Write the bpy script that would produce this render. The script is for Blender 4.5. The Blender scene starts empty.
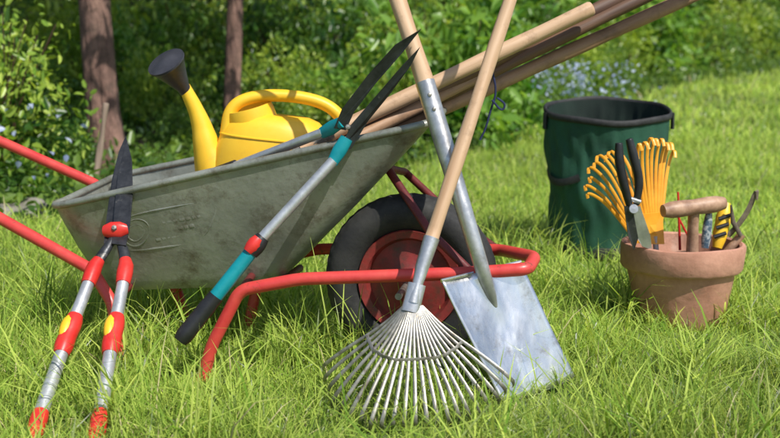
import bpy, math, random
import numpy as np
from mathutils import Vector, Matrix
random.seed(7); rng=np.random.default_rng(7)
S=bpy.context.scene
F=1083.0; H=0.77; PITCH=math.atan(174/1083)
cp,sp=math.cos(PITCH),math.sin(PITCH)
def P(px,py,D):
    a=(px-390)/F; b=(219-py)/F
    y=cp+b*sp; z=-sp+b*cp; s=D/y
    return Vector((a*s,D,H+z*s))
# ---------------- materials
def newmat(name):
    m=bpy.data.materials.new(name); m.use_nodes=True
    nt=m.node_tree; return m,nt,nt.nodes["Principled BSDF"]
def ramp(nt,stops):
    r=nt.nodes.new("ShaderNodeValToRGB"); el=r.color_ramp.elements
    while len(el)<len(stops): el.new(0.5)
    for e,(p,c) in zip(el,stops): e.position=p; e.color=(*c,1)
    return r
def noisy(name,c1,c2,scale=8,rough=0.5,metal=0,bump=0.1,bscale=None,c3=None,stretch=None,rvar=0.15,spec=0.5,lo=0.35,hi=0.65,bdist=0.003,dirt=None):
    m,nt,b=newmat(name); N=nt.nodes; L=nt.links
    tc=N.new("ShaderNodeTexCoord"); mp=N.new("ShaderNodeMapping")
    if stretch: mp.inputs["Scale"].default_value=stretch
    L.new(tc.outputs["Object"],mp.inputs[0])
    n=N.new("ShaderNodeTexNoise"); n.inputs["Scale"].default_value=scale; n.inputs["Detail"].default_value=8; n.inputs["Roughness"].default_value=0.65
    L.new(mp.outputs[0],n.inputs["Vector"])
    st=[(lo,c1),(hi,c2)]
    if c3: st.append((min(hi+0.12,0.99),c3))
    r=ramp(nt,st); L.new(n.outputs["Fac"],r.inputs[0]); colout=r.outputs[0]
    if dirt:
        dc,ds,dlo,dhi=dirt
        nd=N.new("ShaderNodeTexNoise"); nd.inputs["Scale"].default_value=ds; nd.inputs["Detail"].default_value=12; nd.inputs["Roughness"].default_value=0.75
        L.new(tc.outputs["Object"],nd.inputs["Vector"])
        dr=ramp(nt,[(dlo,(0,0,0)),(dhi,(1,1,1))]); L.new(nd.outputs["Fac"],dr.inputs[0])
        mx=N.new("ShaderNodeMix"); mx.data_type='RGBA'; L.new(dr.outputs[0],mx.inputs[0]); L.new(colout,mx.inputs[6]); mx.inputs[7].default_value=(*dc,1); colout=mx.outputs[2]
    L.new(colout,b.inputs["Base Color"])
    b.inputs["Metallic"].default_value=metal
    b.inputs["Specular IOR Level"].default_value=spec
    mr=N.new("ShaderNodeMapRange"); mr.inputs["To Min"].default_value=max(0.03,rough-rvar); mr.inputs["To Max"].default_value=min(1,rough+rvar)
    n2=N.new("ShaderNodeTexNoise"); n2.inputs["Scale"].default_value=bscale or scale*4; n2.inputs["Detail"].default_value=6
    L.new(mp.outputs[0],n2.inputs["Vector"]); L.new(n2.outputs["Fac"],mr.inputs["Value"]); L.new(mr.outputs[0],b.inputs["Roughness"])
    bp=N.new("ShaderNodeBump"); bp.inputs["Strength"].default_value=bump; bp.inputs["Distance"].default_value=bdist
    L.new(n2.outputs["Fac"],bp.inputs["Height"]); L.new(bp.outputs[0],b.inputs["Normal"])
    return m
def leafmat(name,trans=0.35,rough=0.45,upmix=0.5):
    m,nt,b=newmat(name); N=nt.nodes; L=nt.links
    at=N.new("ShaderNodeAttribute"); at.attribute_name="Col"
    L.new(at.outputs["Color"],b.inputs["Base Color"]); b.inputs["Roughness"].default_value=rough
    t=N.new("ShaderNodeBsdfTranslucent"); 
    hs=N.new("ShaderNodeHueSaturation"); hs.inputs["Saturation"].default_value=1.1; hs.inputs["Value"].default_value=1.6; hs.inputs["Hue"].default_value=0.485
    L.new(at.outputs["Color"],hs.inputs["Color"]); L.new(hs.outputs[0],t.inputs["Color"])
    g=N.new("ShaderNodeNewGeometry"); mv=N.new("ShaderNodeMix"); mv.data_type='VECTOR'; mv.inputs[0].default_value=upmix
    L.new(g.outputs["Normal"],mv.inputs[4]); mv.inputs[5].default_value=(0,0,1)
    nm=N.new("ShaderNodeVectorMath"); nm.operation='NORMALIZE'; L.new(mv.outputs[1],nm.inputs[0]); L.new(nm.outputs[0],b.inputs["Normal"])
    mx=N.new("ShaderNodeMixShader"); mx.inputs[0].default_value=trans
    out=N["Material Output"]; L.new(b.outputs[0],mx.inputs[1]); L.new(t.outputs[0],mx.inputs[2]); L.new(mx.outputs[0],out.inputs["Surface"])
    return m
M={}
M['galv']=noisy("galvanised_steel",(0.22,0.23,0.195),(0.40,0.41,0.35),4,0.46,0.45,0.35,70,c3=(0.54,0.55,0.49),rvar=.18,dirt=((0.14,0.12,0.085),13,0.50,0.68))
M['red']=noisy("red_paint",(0.56,0.04,0.04),(0.66,0.075,0.06),14,0.38,0,0.15,70,dirt=((0.16,0.06,0.035),26,0.60,0.68))
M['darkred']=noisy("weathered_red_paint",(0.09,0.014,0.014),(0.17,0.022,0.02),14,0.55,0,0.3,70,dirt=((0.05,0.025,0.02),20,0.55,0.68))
M['rubber']=noisy("black_rubber",(0.012,0.012,0.013),(0.035,0.034,0.030),12,0.75,0,0.3,90,dirt=((0.07,0.06,0.04),15,0.58,0.8))
M['black']=noisy("black_plastic",(0.01,0.01,0.011),(0.022,0.022,0.024),20,0.42,0,0.1,120)
M['blade']=noisy("dark_coated_steel",(0.03,0.032,0.036),(0.08,0.082,0.088),18,0.38,0.6,0.15,120,dirt=((0.2,0.19,0.17),30,0.6,0.75))
M['yellow']=noisy("yellow_plastic",(0.86,0.49,0.02),(0.92,0.57,0.035),6,0.42,0,0.08,60,dirt=((0.55,0.33,0.06),9,0.6,0.85))
M['grey']=noisy("dark_grey_plastic",(0.025,0.025,0.032),(0.05,0.05,0.06),14,0.5,0,0.1,80)
M['alu']=noisy("aluminium_tube",(0.45,0.46,0.47),(0.66,0.67,0.68),20,0.42,0.65,0.08,120,dirt=((0.25,0.23,0.2),18,0.6,0.8))
M['socket']=noisy("socket_steel",(0.36,0.36,0.37),(0.64,0.64,0.64),16,0.36,0.75,0.15,90,dirt=((0.2,0.17,0.13),12,0.54,0.74))
M['teal']=noisy("teal_plastic",(0.0,0.21,0.25),(0.01,0.30,0.34),14,0.4,0,0.05,80)
M['redp']=noisy("red_plastic",(0.56,0.02,0.015),(0.68,0.04,0.03),14,0.38,0,0.08,80)
M['steel']=noisy("worn_bright_steel",(0.50,0.50,0.51),(0.86,0.86,0.86),10,0.27,0.9,0.3,60,c3=(0.78,0.77,0.74),rvar=0.16,stretch=(1,1,.25),dirt=((0.36,0.32,0.27),24,0.54,0.76))
M['tine']=noisy("tine_steel",(0.20,0.19,0.165),(0.40,0.38,0.33),30,0.42,0.65,0.1,120,dirt=((0.13,0.09,0.06),25,0.52,0.7))
M['wood']=noisy("ash_wood",(0.42,0.25,0.135),(0.66,0.45,0.28),22,0.55,0,0.3,60,stretch=(1,1,0.07),dirt=((0.22,0.125,0.065),13,0.53,0.78))
M['woodd']=noisy("weathered_wood",(0.08,0.04,0.025),(0.24,0.13,0.07),22,0.6,0,0.4,60,stretch=(1,1,0.07))
M['woodm']=noisy("brown_wood",(0.28,0.15,0.08),(0.50,0.31,0.18),22,0.6,0,0.3,60,stretch=(1,1,0.07),dirt=((0.12,0.07,0.04),9,0.5,0.75))
M['terra']=noisy("terracotta",(0.36,0.165,0.105),(0.56,0.29,0.20),8,0.9,0,0.5,50,c3=(0.62,0.42,0.33),bdist=0.004,dirt=((0.16,0.10,0.065),12,0.55,0.76))
M['orange']=noisy("orange_enamel",(0.86,0.33,0.02),(0.93,0.46,0.04),14,0.4,0,0.05,60)
M['bag']=noisy("green_fabric",(0.008,0.052,0.028),(0.016,0.095,0.052),5,0.75,0,0.5,300)
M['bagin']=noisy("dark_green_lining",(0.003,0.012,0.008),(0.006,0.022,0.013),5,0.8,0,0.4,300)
M['bagblack']=noisy("black_webbing",(0.012,0.012,0.012),(0.03,0.03,0.03),30,0.7,0,0.4,300)
M['bark']=noisy("bark",(0.13,0.07,0.055),(0.34,0.20,0.15),9,0.9,0,1.0,26,stretch=(1,1,0.2),bdist=0.05,dirt=((0.05,0.035,0.025),7,0.48,0.68))
M['stone']=noisy("stone",(0.14,0.12,0.10),(0.32,0.30,0.26),7,0.9,0,0.6,30,bdist=0.01,dirt=((0.07,0.09,0.03),6,0.5,0.7))
M['soil']=noisy("potting_soil",(0.02,0.013,0.008),(0.06,0.04,0.025),40,0.95,0,0.9,90,bdist=0.01)
M['cord']=noisy("blue_cord",(0.01,0.015,0.06),(0.02,0.03,0.1),40,0.7)
M['grass']=leafmat("grass_blades",0.42,0.36,0.6)
M['leaf']=leafmat("leaves",0.40,0.34,0.25)
# ---------------- mesh helpers
def setp(o,parent):
    if parent is not None:
        o.parent=parent; o.matrix_parent_inverse=Matrix.Translation(parent.location).inverted()
def mk(name,geo,mat,parent=None,smooth=True,mods=None,label=None,origin=None):
    v,f=geo; me=bpy.data.meshes.new(name)
    org=Vector(origin) if origin is not None else Vector((0,0,0))
    me.from_pydata([tuple(Vector(p)-org) for p in v],[],f)
    if isinstance(mat,(list,tuple)):
        for mm in mat: me.materials.append(mm)
    else: me.materials.append(mat)
    if smooth:
        me.polygons.foreach_set("use_smooth",[True]*len(me.polygons))
        try: me.set_sharp_from_angle(angle=math.radians(40))
        except Exception: pass
    me.update()
    import bmesh
    bm=bmesh.new(); bm.from_mesh(me); bmesh.ops.recalc_face_normals(bm,faces=bm.faces); bm.to_mesh(me); bm.free()
    o=bpy.data.objects.new(name,me); S.collection.objects.link(o); o.location=org
    if label: o["label"]=label
    setp(o,parent)
    return o
def empty(name,loc,label,cat,group=None):
    e=bpy.data.objects.new(name,None); e.location=loc; e.empty_display_size=0.05
    S.collection.objects.link(e); e["label"]=label; e["category"]=cat
    if group: e["group"]=group
    return e
def merge(*gs):
    V=[];Fc=[]
    for v,f in gs:
        o=len(V); V+=list(v); Fc+=[tuple(i+o for i in q) for q in f]
    return V,Fc
def chaikin(pts,n=3,closed=False):
    pts=[Vector(p) for p in pts]
    for _ in range(n):
        q=[] if closed else [pts[0]]
        m=len(pts)
        for i in range(m if closed else m-1):
            a,b=pts[i],pts[(i+1)%m]; q+= [a*.75+b*.25,a*.25+b*.75]
        if not closed: q.append(pts[-1])
        pts=q
    return pts
def densify(pts,corner):
    pts=[Vector(p) for p in pts]; out=[pts[0]]
    for i in range(1,len(pts)-1):
        a,b,c=pts[i-1],pts[i],pts[i+1]
        r1=min(corner,(b-a).length*.45); r2=min(corner,(c-b).length*.45)
        out+=[b+(a-b).normalized()*r1,b,b+(c-b).normalized()*r2]
    out.append(pts[-1]); return out
def bent(pts,corner=0.05): return chaikin(densify(pts,corner),3)
def sweep(pts,r,r2=None,seg=12,ref=None,closed=False,cap=True,rot=0):
    pts=[Vector(p) for p in pts]; n=len(pts)
    R=r if isinstance(r,(list,tuple)) else [r]*n
    if len(R)!=n: R=[float(np.interp(i/(n-1),np.linspace(0,1,len(R)),R)) for i in range(n)]
    if r2 is None: R2=R
    else:
        R2=r2 if isinstance(r2,(list,tuple)) else [r2]*n
        if len(R2)!=n: R2=[float(np.interp(i/(n-1),np.linspace(0,1,len(R2)),R2)) for i in range(n)]
    V=[];prev=None
    for i in range(n):
        a=pts[(i-1)%n] if (closed or i>0) else pts[0]; b=pts[(i+1)%n] if (closed or i<n-1) else pts[-1]
        t=(b-a).normalized()
        if prev is None:
            rf=Vector(ref) if ref else (Vector((0,0,1)) if abs(t.z)<.9 else Vector((1,0,0)))
        else: rf=Vector(ref) if ref else prev
        s=(rf-t*rf.dot(t)).normalized(); prev=s; w=t.cross(s)
        for k in range(seg):
            an=2*math.pi*k/seg+rot
            V.append(pts[i]+s*math.cos(an)*R[i]+w*math.sin(an)*R2[i])
    Fc=[]
    for i in range(n if closed else n-1):
        j=(i+1)%n
        for k in range(seg):
            l=(k+1)%seg; Fc.append((i*seg+k,i*seg+l,j*seg+l,j*seg+k))
    if cap and not closed:
        Fc.append(tuple(range(seg))[::-1]); Fc.append(tuple((n-1)*seg+k for k in range(seg)))
    return V,Fc
def frame(c,axis,up=None):
    z=Vector(axis).normalized(); u=Vector(up) if up else (Vector((0,0,1)) if abs(z.z)<.95 else Vector((1,0,0)))
    x=(u-z*u.dot(z)).normalized(); y=z.cross(x)
    m=Matrix.Identity(4)
    for i in range(3): m[i][0]=x[i];m[i][1]=y[i];m[i][2]=z[i];m[i][3]=c[i]
    return m
def revolve(prof,mtx,seg=48,closed=False,fn=None):
    V=[];n=len(prof)
    for i,(r,h) in enumerate(prof):
        for k in range(seg):
            a=2*math.pi*k/seg; rr,hh=(fn(i,k,r,h,a) if fn else (r,h))
            V.append(mtx@Vector((rr*math.cos(a),rr*math.sin(a),hh)))
    Fc=[]
    for i in range(n if closed else n-1):
        j=(i+1)%n
        for k in range(seg):
            l=(k+1)%seg; Fc.append((i*seg+k,i*seg+l,j*seg+l,j*seg+k))
    if not closed:
        for i in (0,n-1):
            if prof[i][0]>1e-5: Fc.append(tuple(i*seg+k for k in range(seg)))
    return V,Fc
def plate(outline,thick):
    o=[Vector(p) for p in outline]; n=len(o)
    nr=Vector((0,0,0))
    for i in range(n): nr+=o[i].cross(o[(i+1)%n])
    nr.normalize()
    V=[p+nr*thick/2 for p in o]+[p-nr*thick/2 for p in o]
    Fc=[tuple(range(n)),tuple(range(2*n-1,n-1,-1))]+[(i,i+n,(i+1)%n+n,(i+1)%n) for i in range(n)]
    return V,Fc
def pole(name,a,b,r,mat,parent,r2=None,seg=20,dome=True,wob=0.0008):
    a=Vector(a);b=Vector(b);L=(b-a).length; m=frame(a,b-a); r2=r2 or r
    prof=[]
    for i in range(25):
        t=i/24; prof.append((r+(r2-r)*t,L*t))
    if dome: prof+= [(r2*.85,L+r2*.3),(r2*.5,L+r2*.45)]
    ph=random.random()*9
    v,f=revolve(prof,Matrix.Identity(4),seg,fn=lambda i,k,rr,h,an:(rr+wob*math.sin(h*23+ph+an*2),h))
    me=bpy.data.meshes.new(name); me.from_pydata([tuple(p) for p in v],[],f); me.materials.append(mat)
    me.polygons.foreach_set("use_smooth",[True]*len(me.polygons)); me.update()
    o=bpy.data.objects.new(name,me); S.collection.objects.link(o); o.matrix_basis=m
    setp(o,parent); return o
def npmesh(name,V,nper,quads,mats,col=None,matidx=None,smooth=True):
    n=len(V)//nper; q=np.array(quads,dtype=np.int32); nq=len(q)
    idx=(q[None,:,:]+np.arange(n,dtype=np.int32)[:,None,None]*nper).reshape(-1)
    me=bpy.data.meshes.new(name); me.vertices.add(len(V)); me.vertices.foreach_set("co",np.ascontiguousarray(V,dtype=np.float32).ravel())
    me.loops.add(len(idx)); me.loops.foreach_set("vertex_index",idx)
    me.polygons.add(n*nq); me.polygons.foreach_set("loop_start",np.arange(0,len(idx),4,dtype=np.int32))
    try: me.polygons.foreach_set("loop_total",np.full(n*nq,4,dtype=np.int32))
    except Exception: pass
    for m in mats: me.materials.append(m)
    me.update(calc_edges=True)
    if smooth: me.polygons.foreach_set("use_smooth",np.ones(n*nq,dtype=bool))
    if col is not None:
        at=me.color_attributes.new("Col",'FLOAT_COLOR','POINT')
        c=np.ones((len(V),4),dtype=np.float32); c[:,:3]=col; at.data.foreach_set("color",c.ravel())
    return me
def addobj(name,me,loc=(0,0,0),label=None,cat=None,kind=None,group=None,parent=None):
    o=bpy.data.objects.new(name,me); o.location=loc; S.collection.objects.link(o)
    if label:o["label"]=label
    if cat:o["category"]=cat
    if kind:o["kind"]=kind
    if group:o["group"]=group
    setp(o,parent); return o
# ---------------- terrain
EX=np.array([-30,-8,-1.75,-1.0,0.0,1.0,2.0,4.5,7.5,14,40]); EY=np.array([3.0,3.7,4.3,5.0,6.3,8.2,11.2,15,19,24,40])
def edge(x): return np.interp(x,EX,EY)
def gz(x,y):
    x=np.asarray(x,float);y=np.asarray(y,float)
    t=np.clip(y-6,0,None); z=0.032*(np.sqrt(t*t+1)-1)
    z=np.minimum(z,1.6)
    far=np.clip((y-3.4)/2,0,1)
    return z+far*(0.02*np.sin(x*1.3+y*.7)+0.015*np.sin(x*2.9-y*1.7))
def gzf(x,y): return float(gz(x,y))
xs=np.unique(np.concatenate([np.linspace(-80,-8,14),np.linspace(-8,12,90),np.linspace(12,80,16)]))
ys=np.unique(np.concatenate([np.linspace(-20,0,6),np.linspace(0,14,80),np.linspace(14,30,30),np.linspace(30,120,14)]))
X,Y=np.meshgrid(xs,ys); Z=gz(X,Y)
nx,ny=len(xs),len(ys)
V=np.stack([X,Y,Z],-1).reshape(-1,3)
Fq=[(j*nx+i,j*nx+i+1,(j+1)*nx+i+1,(j+1)*nx+i) for j in range(ny-1) for i in range(nx-1)]
me=bpy.data.meshes.new("ground"); me.from_pydata(V.tolist(),[],Fq); me.update()
lawn=np.clip((edge(V[:,0])-V[:,1])/0.5+0.5,0,1)
at=me.color_attributes.new("Lawn",'FLOAT_COLOR','POINT'); c=np.ones((len(V),4),dtype=np.float32); c[:,:3]=lawn[:,None]; at.data.foreach_set("color",c.ravel())
m,nt,b=newmat("lawn_and_soil"); N=nt.nodes;L=nt.links
n=N.new("ShaderNodeTexNoise"); n.inputs["Scale"].default_value=22; n.inputs["Detail"].default_value=12; n.inputs["Roughness"].default_value=.7
tc=N.new("ShaderNodeTexCoord"); L.new(tc.outputs["Object"],n.inputs["Vector"])
r1=ramp(nt,[(0.35,(0.03,0.06,0.012)),(0.68,(0.14,0.20,0.035))]); r2=ramp(nt,[(0.3,(0.02,0.015,0.008)),(0.7,(0.06,0.05,0.025))])
L.new(n.outputs["Fac"],r1.inputs[0]);L.new(n.outputs["Fac"],r2.inputs[0])
at=N.new("ShaderNodeAttribute"); at.attribute_name="Lawn"
mx=N.new("ShaderNodeMix"); mx.data_type='RGBA'; L.new(at.outputs["Fac"],mx.inputs[0]); L.new(r2.outputs[0],mx.inputs[6]); L.new(r1.outputs[0],mx.inputs[7])
L.new(mx.outputs[2],b.inputs["Base Color"]); b.inputs["Roughness"].default_value=0.95
me.materials.append(m)
addobj("ground",me,label="grassy ground rising gently towards the wood",cat="ground",kind="structure")
# ---------------- grass
POT=(0.82,2.99); BAG=(0.80,4.0)
def blades(x,y,h,w,bend,col):
    n=len(x); z=gz(x,y); az=rng.uniform(0,2*np.pi,n); la=rng.uniform(0,2*np.pi,n)
    sx,sy=np.cos(az)*w/2,np.sin(az)*w/2; lx,ly=np.cos(la),np.sin(la)
    out=np.zeros((n,8,3))
    for k,(t,wf) in enumerate([(0,0.8),(0.4,1.0),(0.75,0.7),(1.0,0.08)]):
        d=(0.12+bend*t)*h*t; hz=h*(t-0.42*bend*t**2.5)
        cx=x+lx*d; cy=y+ly*d
        out[:,2*k]=np.stack([cx-sx*wf,cy-sy*wf,z+hz-0.005],-1); out[:,2*k+1]=np.stack([cx+sx*wf,cy+sy*wf,z+hz-0.005],-1)
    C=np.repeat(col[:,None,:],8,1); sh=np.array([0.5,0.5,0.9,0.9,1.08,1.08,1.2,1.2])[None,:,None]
    return out.reshape(-1,3),(C*sh).reshape(-1,3)
def clump(x,y): return 0.5+0.25*np.sin(x*7.1+2*np.sin(y*5.3))+0.25*np.sin(y*8.7+x*3.3+2*np.sin(x*4.1))
TROD=[(0.82,2.72,.25,.18,.3),(0.32,2.20,.20,.11,.45),(0.02,2.04,.22,.10,.65),(0.80,3.70,.28,.18,.4),(-0.66,2.0,.16,.12,.5),(-0.45,2.36,.12,.10,.5)]
def trod(x,y):
    f=np.ones(len(x))
    for (a,b_,rx,ry,mn) in TROD:
        d=((x-a)/rx)**2+((y-b_)/ry)**2; f=np.minimum(f,mn+(1-mn)*np.clip(d-0.4,0,1))
    return f
GV=[];GC=[]
C0=np.array([0.16,0.31,0.03]);C1=np.array([0.62,0.74,0.16])
for (y0,y1,mg,n,h0,h1,w0,w1,br) in [(1.72,3.6,0.9,105000,0.02,0.115,0.0016,0.0040,1.0),(3.6,8,1.2,120000,0.03,0.11,0.003,0.0065,1.08),(8,28,1.5,130000,0.05,0.14,0.008,0.017,1.15)]:
    y=y0+(y1-y0)*rng.random(n*2)**(1.0 if y0<5 else 1.35); wx=0.42*y+mg; x=rng.uniform(-1,1,n*2)*(0.42*y1+mg); k=np.abs(x)<wx; x=x[k][:n];y=y[k][:n]
    k=y<edge(x)+rng.normal(0,0.12,len(x)); x=x[k];y=y[k]
    k=(np.hypot(x-POT[0],y-POT[1])>0.125)&(np.hypot(x-BAG[0],y-BAG[1])>0.2); x=x[k];y=y[k]
    n2=len(x); cl=clump(x,y)
    h=(h0+(h1-h0)*rng.beta(1.7,2.4,n2))*(0.6+0.8*cl)
    tall=rng.random(n2)<0.08; h=np.where(tall,h*rng.uniform(1.4,2.4,n2),h)
    h*=trod(x,y)
    w=rng.uniform(w0,w1,n2); bend=rng.uniform(0.0,0.95,n2)
    a=rng.beta(1.2,1.5,n2)[:,None]; big=clump(x*.3+4,y*.3)[:,None]
    col=(C0*(1-a)+C1*a)*br
    col=np.minimum(col*(0.72+0.42*big),.85)
    dry=rng.random(n2)<0.03; col[dry]=np.array([0.66,0.58,0.32])
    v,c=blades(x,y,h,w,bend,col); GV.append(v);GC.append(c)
tufts=[(random.uniform(-1.3,1.4),random.uniform(1.85,3.9)) for _ in range(270)]+[(POT[0]+0.17*math.cos(a),POT[1]+0.17*math.sin(a)) for a in np.linspace(2.6,6.9,9)]+[(BAG[0]+0.26*math.cos(a),BAG[1]+0.26*math.sin(a)) for a in np.linspace(2.6,6.9,10)]
tx=[];ty=[]
for (cx,cy) in tufts:
    k=random.randint(8,26); tx.append(rng.normal(cx,0.03,k)); ty.append(rng.normal(cy,0.03,k))
x=np.concatenate(tx);y=np.concatenate(ty); k=(np.hypot(x-POT[0],y-POT[1])>0.13)&(np.hypot(x-BAG[0],y-BAG[1])>0.2); x=x[k];y=y[k]; n2=len(x)
h=rng.uniform(0.08,0.24,n2)*trod(x,y); a=rng.random(n2)[:,None]; col=C0*(1-a)+C1*a
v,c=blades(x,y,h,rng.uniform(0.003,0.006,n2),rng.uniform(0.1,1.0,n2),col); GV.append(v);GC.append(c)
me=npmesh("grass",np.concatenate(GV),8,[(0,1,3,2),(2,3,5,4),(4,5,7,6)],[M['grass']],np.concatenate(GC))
addobj("grass",me,label="long unmown bright green lawn grass",cat="grass",kind="stuff")
# ---------------- leaves
def leaves(C,size,up=0.3,col0=(0.03,0.09,0.015),col1=(0.10,0.20,0.03),out=None,ratio=0.5,bias=None):
    n=len(C); a=rng.normal(size=(n,3)); 
    if out is not None: a+=out*1.0
    a[:,2]-=0.2; a/=np.linalg.norm(a,axis=1)[:,None]
    nr=rng.normal(size=(n,3))*0.8; nr[:,2]+=0.9
    s=np.cross(a,nr); s/=np.linalg.norm(s,axis=1)[:,None]; nr=np.cross(s,a)
    L=size[:,None]; w=L*ratio
    fo=0.12*w
    v=np.zeros((n,6,3))
    v[:,0]=C; v[:,1]=C+a*L*.3+s*w*.42+nr*fo; v[:,2]=C+a*L*.68+s*w*.34+nr*fo; v[:,3]=C+a*L-nr*L*.1; v[:,4]=C+a*L*.68-s*w*.34+nr*fo; v[:,5]=C+a*L*.3-s*w*.42+nr*fo
    t=rng.random(n)[:,None] if bias is None else np.clip(bias+rng.normal(0,.22,n),0,1)[:,None]
    col=np.array(col0)*(1-t)+np.array(col1)*t
    return v.reshape(-1,3),np.repeat(col,6,0)
LQ=[(0,1,2,3),(0,3,4,5)]
def bushmesh(name,n,lobes,size,c0,c1,ratio=0.5,stems=14):
    cs=[];os=[];bs=[]
    for (cx,cy,cz,r) in lobes:
        k=int(n*r*r/sum(l[3]**2 for l in lobes)); d=rng.normal(size=(k,3)); d/=np.linalg.norm(d,axis=1)[:,None]
        rr=r*(0.5+0.6*rng.random(k)**0.7)*(1+0.28*np.sin(d[:,0]*7+cx*9)*np.sin(d[:,2]*6+cy*5))
        c=np.array([cx,cy,cz])+d*rr[:,None]*np.array([1,1,.9]); cs.append(c);os.append(d); bs.append(0.5+0.35*np.sin(c[:,0]*6)*np.sin(c[:,2]*7+c[:,1]*5))
    C=np.concatenate(cs);O=np.concatenate(os);B=np.concatenate(bs); k=C[:,2]>0.02; C=C[k];O=O[k];B=B[k]
    v,c=leaves(C,size*rng.uniform(.5,1.5,len(C)),col0=c0,col1=c1,out=O,ratio=ratio,bias=B)
    sv=[];sc=[]
    for i in range(stems):
        l=random.choice(lobes); tip=Vector((l[0]+random.uniform(-.6,.6)*l[3],l[1]+random.uniform(-.6,.6)*l[3],l[2]+random.uniform(0,.8)*l[3]))
        b0=Vector((random.uniform(-.1,.1),random.uniform(-.1,.1),0)); mid=(b0+tip)/2+Vector((random.uniform(-.06,.06),random.uniform(-.06,.06),.08))
        for p,q in ((b0,mid),(mid,tip)):
            w=0.006; 
            for s in (Vector((w,0,0)),Vector((0,w,0))):
                sv+= [p-s,p-s,q-s,q+s,p+s,p+s]; sc+=[(0.11,0.07,0.045)]*6
    v=np.concatenate([v,np.array([tuple(p) for p in sv])]) if sv else v; c=np.concatenate([c,np.array(sc)]) if sv else c
    return npmesh(name,v,6,LQ,[M['leaf']],c,smooth=False)
def lobes(k,R,h):
    return [(random.uniform(-R,R)*.8,random.uniform(-R,R)*.8,random.uniform(.2,1)*h*.8,random.uniform(.2,.42)*R) for _ in range(k)]+[(0,0,h*.35,R*.5)]
bm=[bushmesh("shrub_dark",3000,lobes(10,.8,1.1),.08,(0.022,0.075,0.014),(0.10,0.21,0.03)),
    bushmesh("shrub_bright",2200,lobes(13,.85,1.3),.075,(0.09,0.20,0.02),(0.46,0.58,0.09)),
    bushmesh("shrub_laurel",1200,lobes(10,.8,1.2),.14,(0.05,0.16,0.02),(0.26,0.44,0.07),.45),
    bushmesh("shrub_fine",3800,lobes(12,.85,1.0),.05,(0.045,0.13,0.02),(0.22,0.36,0.06)),
    bushmesh("shrub_airy",1300,lobes(14,.95,1.6),.065,(0.14,0.28,0.03),(0.50,0.62,0.11),stems=24)]
BL={0:"dark green leafy shrub at the wood's edge",1:"bright yellow-green sunlit shrub beside the lawn",2:"broad-leaved glossy green shrub at the lawn edge",3:"fine-leaved green shrub under the trees",4:"loose light-green shrub with thin bare stems"}
def bush(x,y,k,s,sz=None):
    o=addobj("shrub",bm[k],(x,y,gzf(x,y)-0.03),BL[k],"shrub",group="shrubs along the edge of the wood"); o.rotation_euler=(0,0,random.uniform(0,6.28)); o.scale=(s,s,(sz or s))
def WX(px,D): return (px-390)/F*D/0.987
for px,D,k,s,sz in [(-5,5.5,4,.65,.75),(45,5.7,3,.38,.42),(-45,5.2,1,.7,.8),(5,4.95,0,.40,.28),(40,5.9,0,.45,.38),(150,6.3,3,.32,.24),(25,7.6,3,.8,.85),(185,7.6,3,.42,.38),(215,9.4,0,.6,.6),(262,7.8,3,.45,.36),(330,8.0,1,.42,.42),(75,7.2,3,.3,.3),(178,8.6,1,.45,.6),(285,9.0,1,.5,.6),
   (350,8.6,2,.5,.5),(305,8.8,3,.6,.6),(378,8.4,3,.5,.5),(405,9.2,1,.55,.7),(455,7.9,2,.75,.95),(492,8.3,2,.6,1.0),(430,9.6,1,.8,.95),(530,10.8,3,.6,.55),(560,12.3,1,.6,.55),(500,11.5,3,1.1,1.3),(592,13.8,3,.8,.7),(615,14.5,1,.8,.8),(640,15.6,2,1.0,1.1),(672,16.6,1,1.0,.9),
   (700,17.6,3,1.2,1.0),(732,19,1,1.0,1.0),(765,20,3,1.3,1.1),(800,21,2,1.3,1.2),(850,22,3,1.4,1.2),(580,16,1,1.3,1.5),(640,19,0,1.5,1.7),(700,21,1,1.3,1.9),(760,23,3,1.4,1.8),(820,24,0,1.7,2.0),(-80,5.4,0,.9,1.0),(-140,5.2,3,.9,.9),(285,10.8,3,1.0,1.3),(350,11.5,1,1.0,1.3),(60,9.6,1,.9,1.1),(545,14.5,2,1.3,1.5),(190,10.8,3,1.0,1.4),(140,9.4,2,.6,.8),(235,11.6,1,1.0,1.2),(90,10.6,3,1.1,1.5),(400,12,3,1.2,1.6),(320,10.2,0,.8,1.2)]:
    bush(WX(px,D),D,k,s,sz)
# woodland floor cover
n=26000; x=rng.uniform(-6,8,n); y=edge(x)+rng.exponential(2.2,n)*1.0; z=gz(x,y)+rng.random(n)**2*0.22
v,c=leaves(np.stack([x,y,z],-1),rng.uniform(.03,.09,n),col0=(0.03,0.09,0.015),col1=(0.19,0.30,0.05),ratio=.6)
addobj("ground_cover",npmesh("ground_cover",v,6,LQ,[M['leaf']],c,smooth=False),label="low ivy and weeds covering the woodland floor",cat="ground cover",kind="stuff")
# bluebells
n=300; x=np.concatenate([rng.normal(1.80,.30,n),rng.normal(-1.75,.15,26),rng.normal(1.25,.2,70)]); y=np.concatenate([rng.normal(10.6,.5,n),rng.normal(5.1,.25,26),rng.normal(9.2,.3,70)]); n=len(x)
z=gz(x,y)+rng.uniform(.15,.5,n)
v,c=leaves(np.stack([x,y,z],-1),rng.uniform(.025,.045,n),col0=(0.28,0.34,0.62),col1=(0.60,0.66,0.88),ratio=.8)
addobj("bluebell_patch",npmesh("bluebell_patch",v,6,LQ,[M['leaf']],c,smooth=False),label="pale blue bluebell flowers growing at the lawn edge",cat="flowers",kind="stuff")
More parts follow.
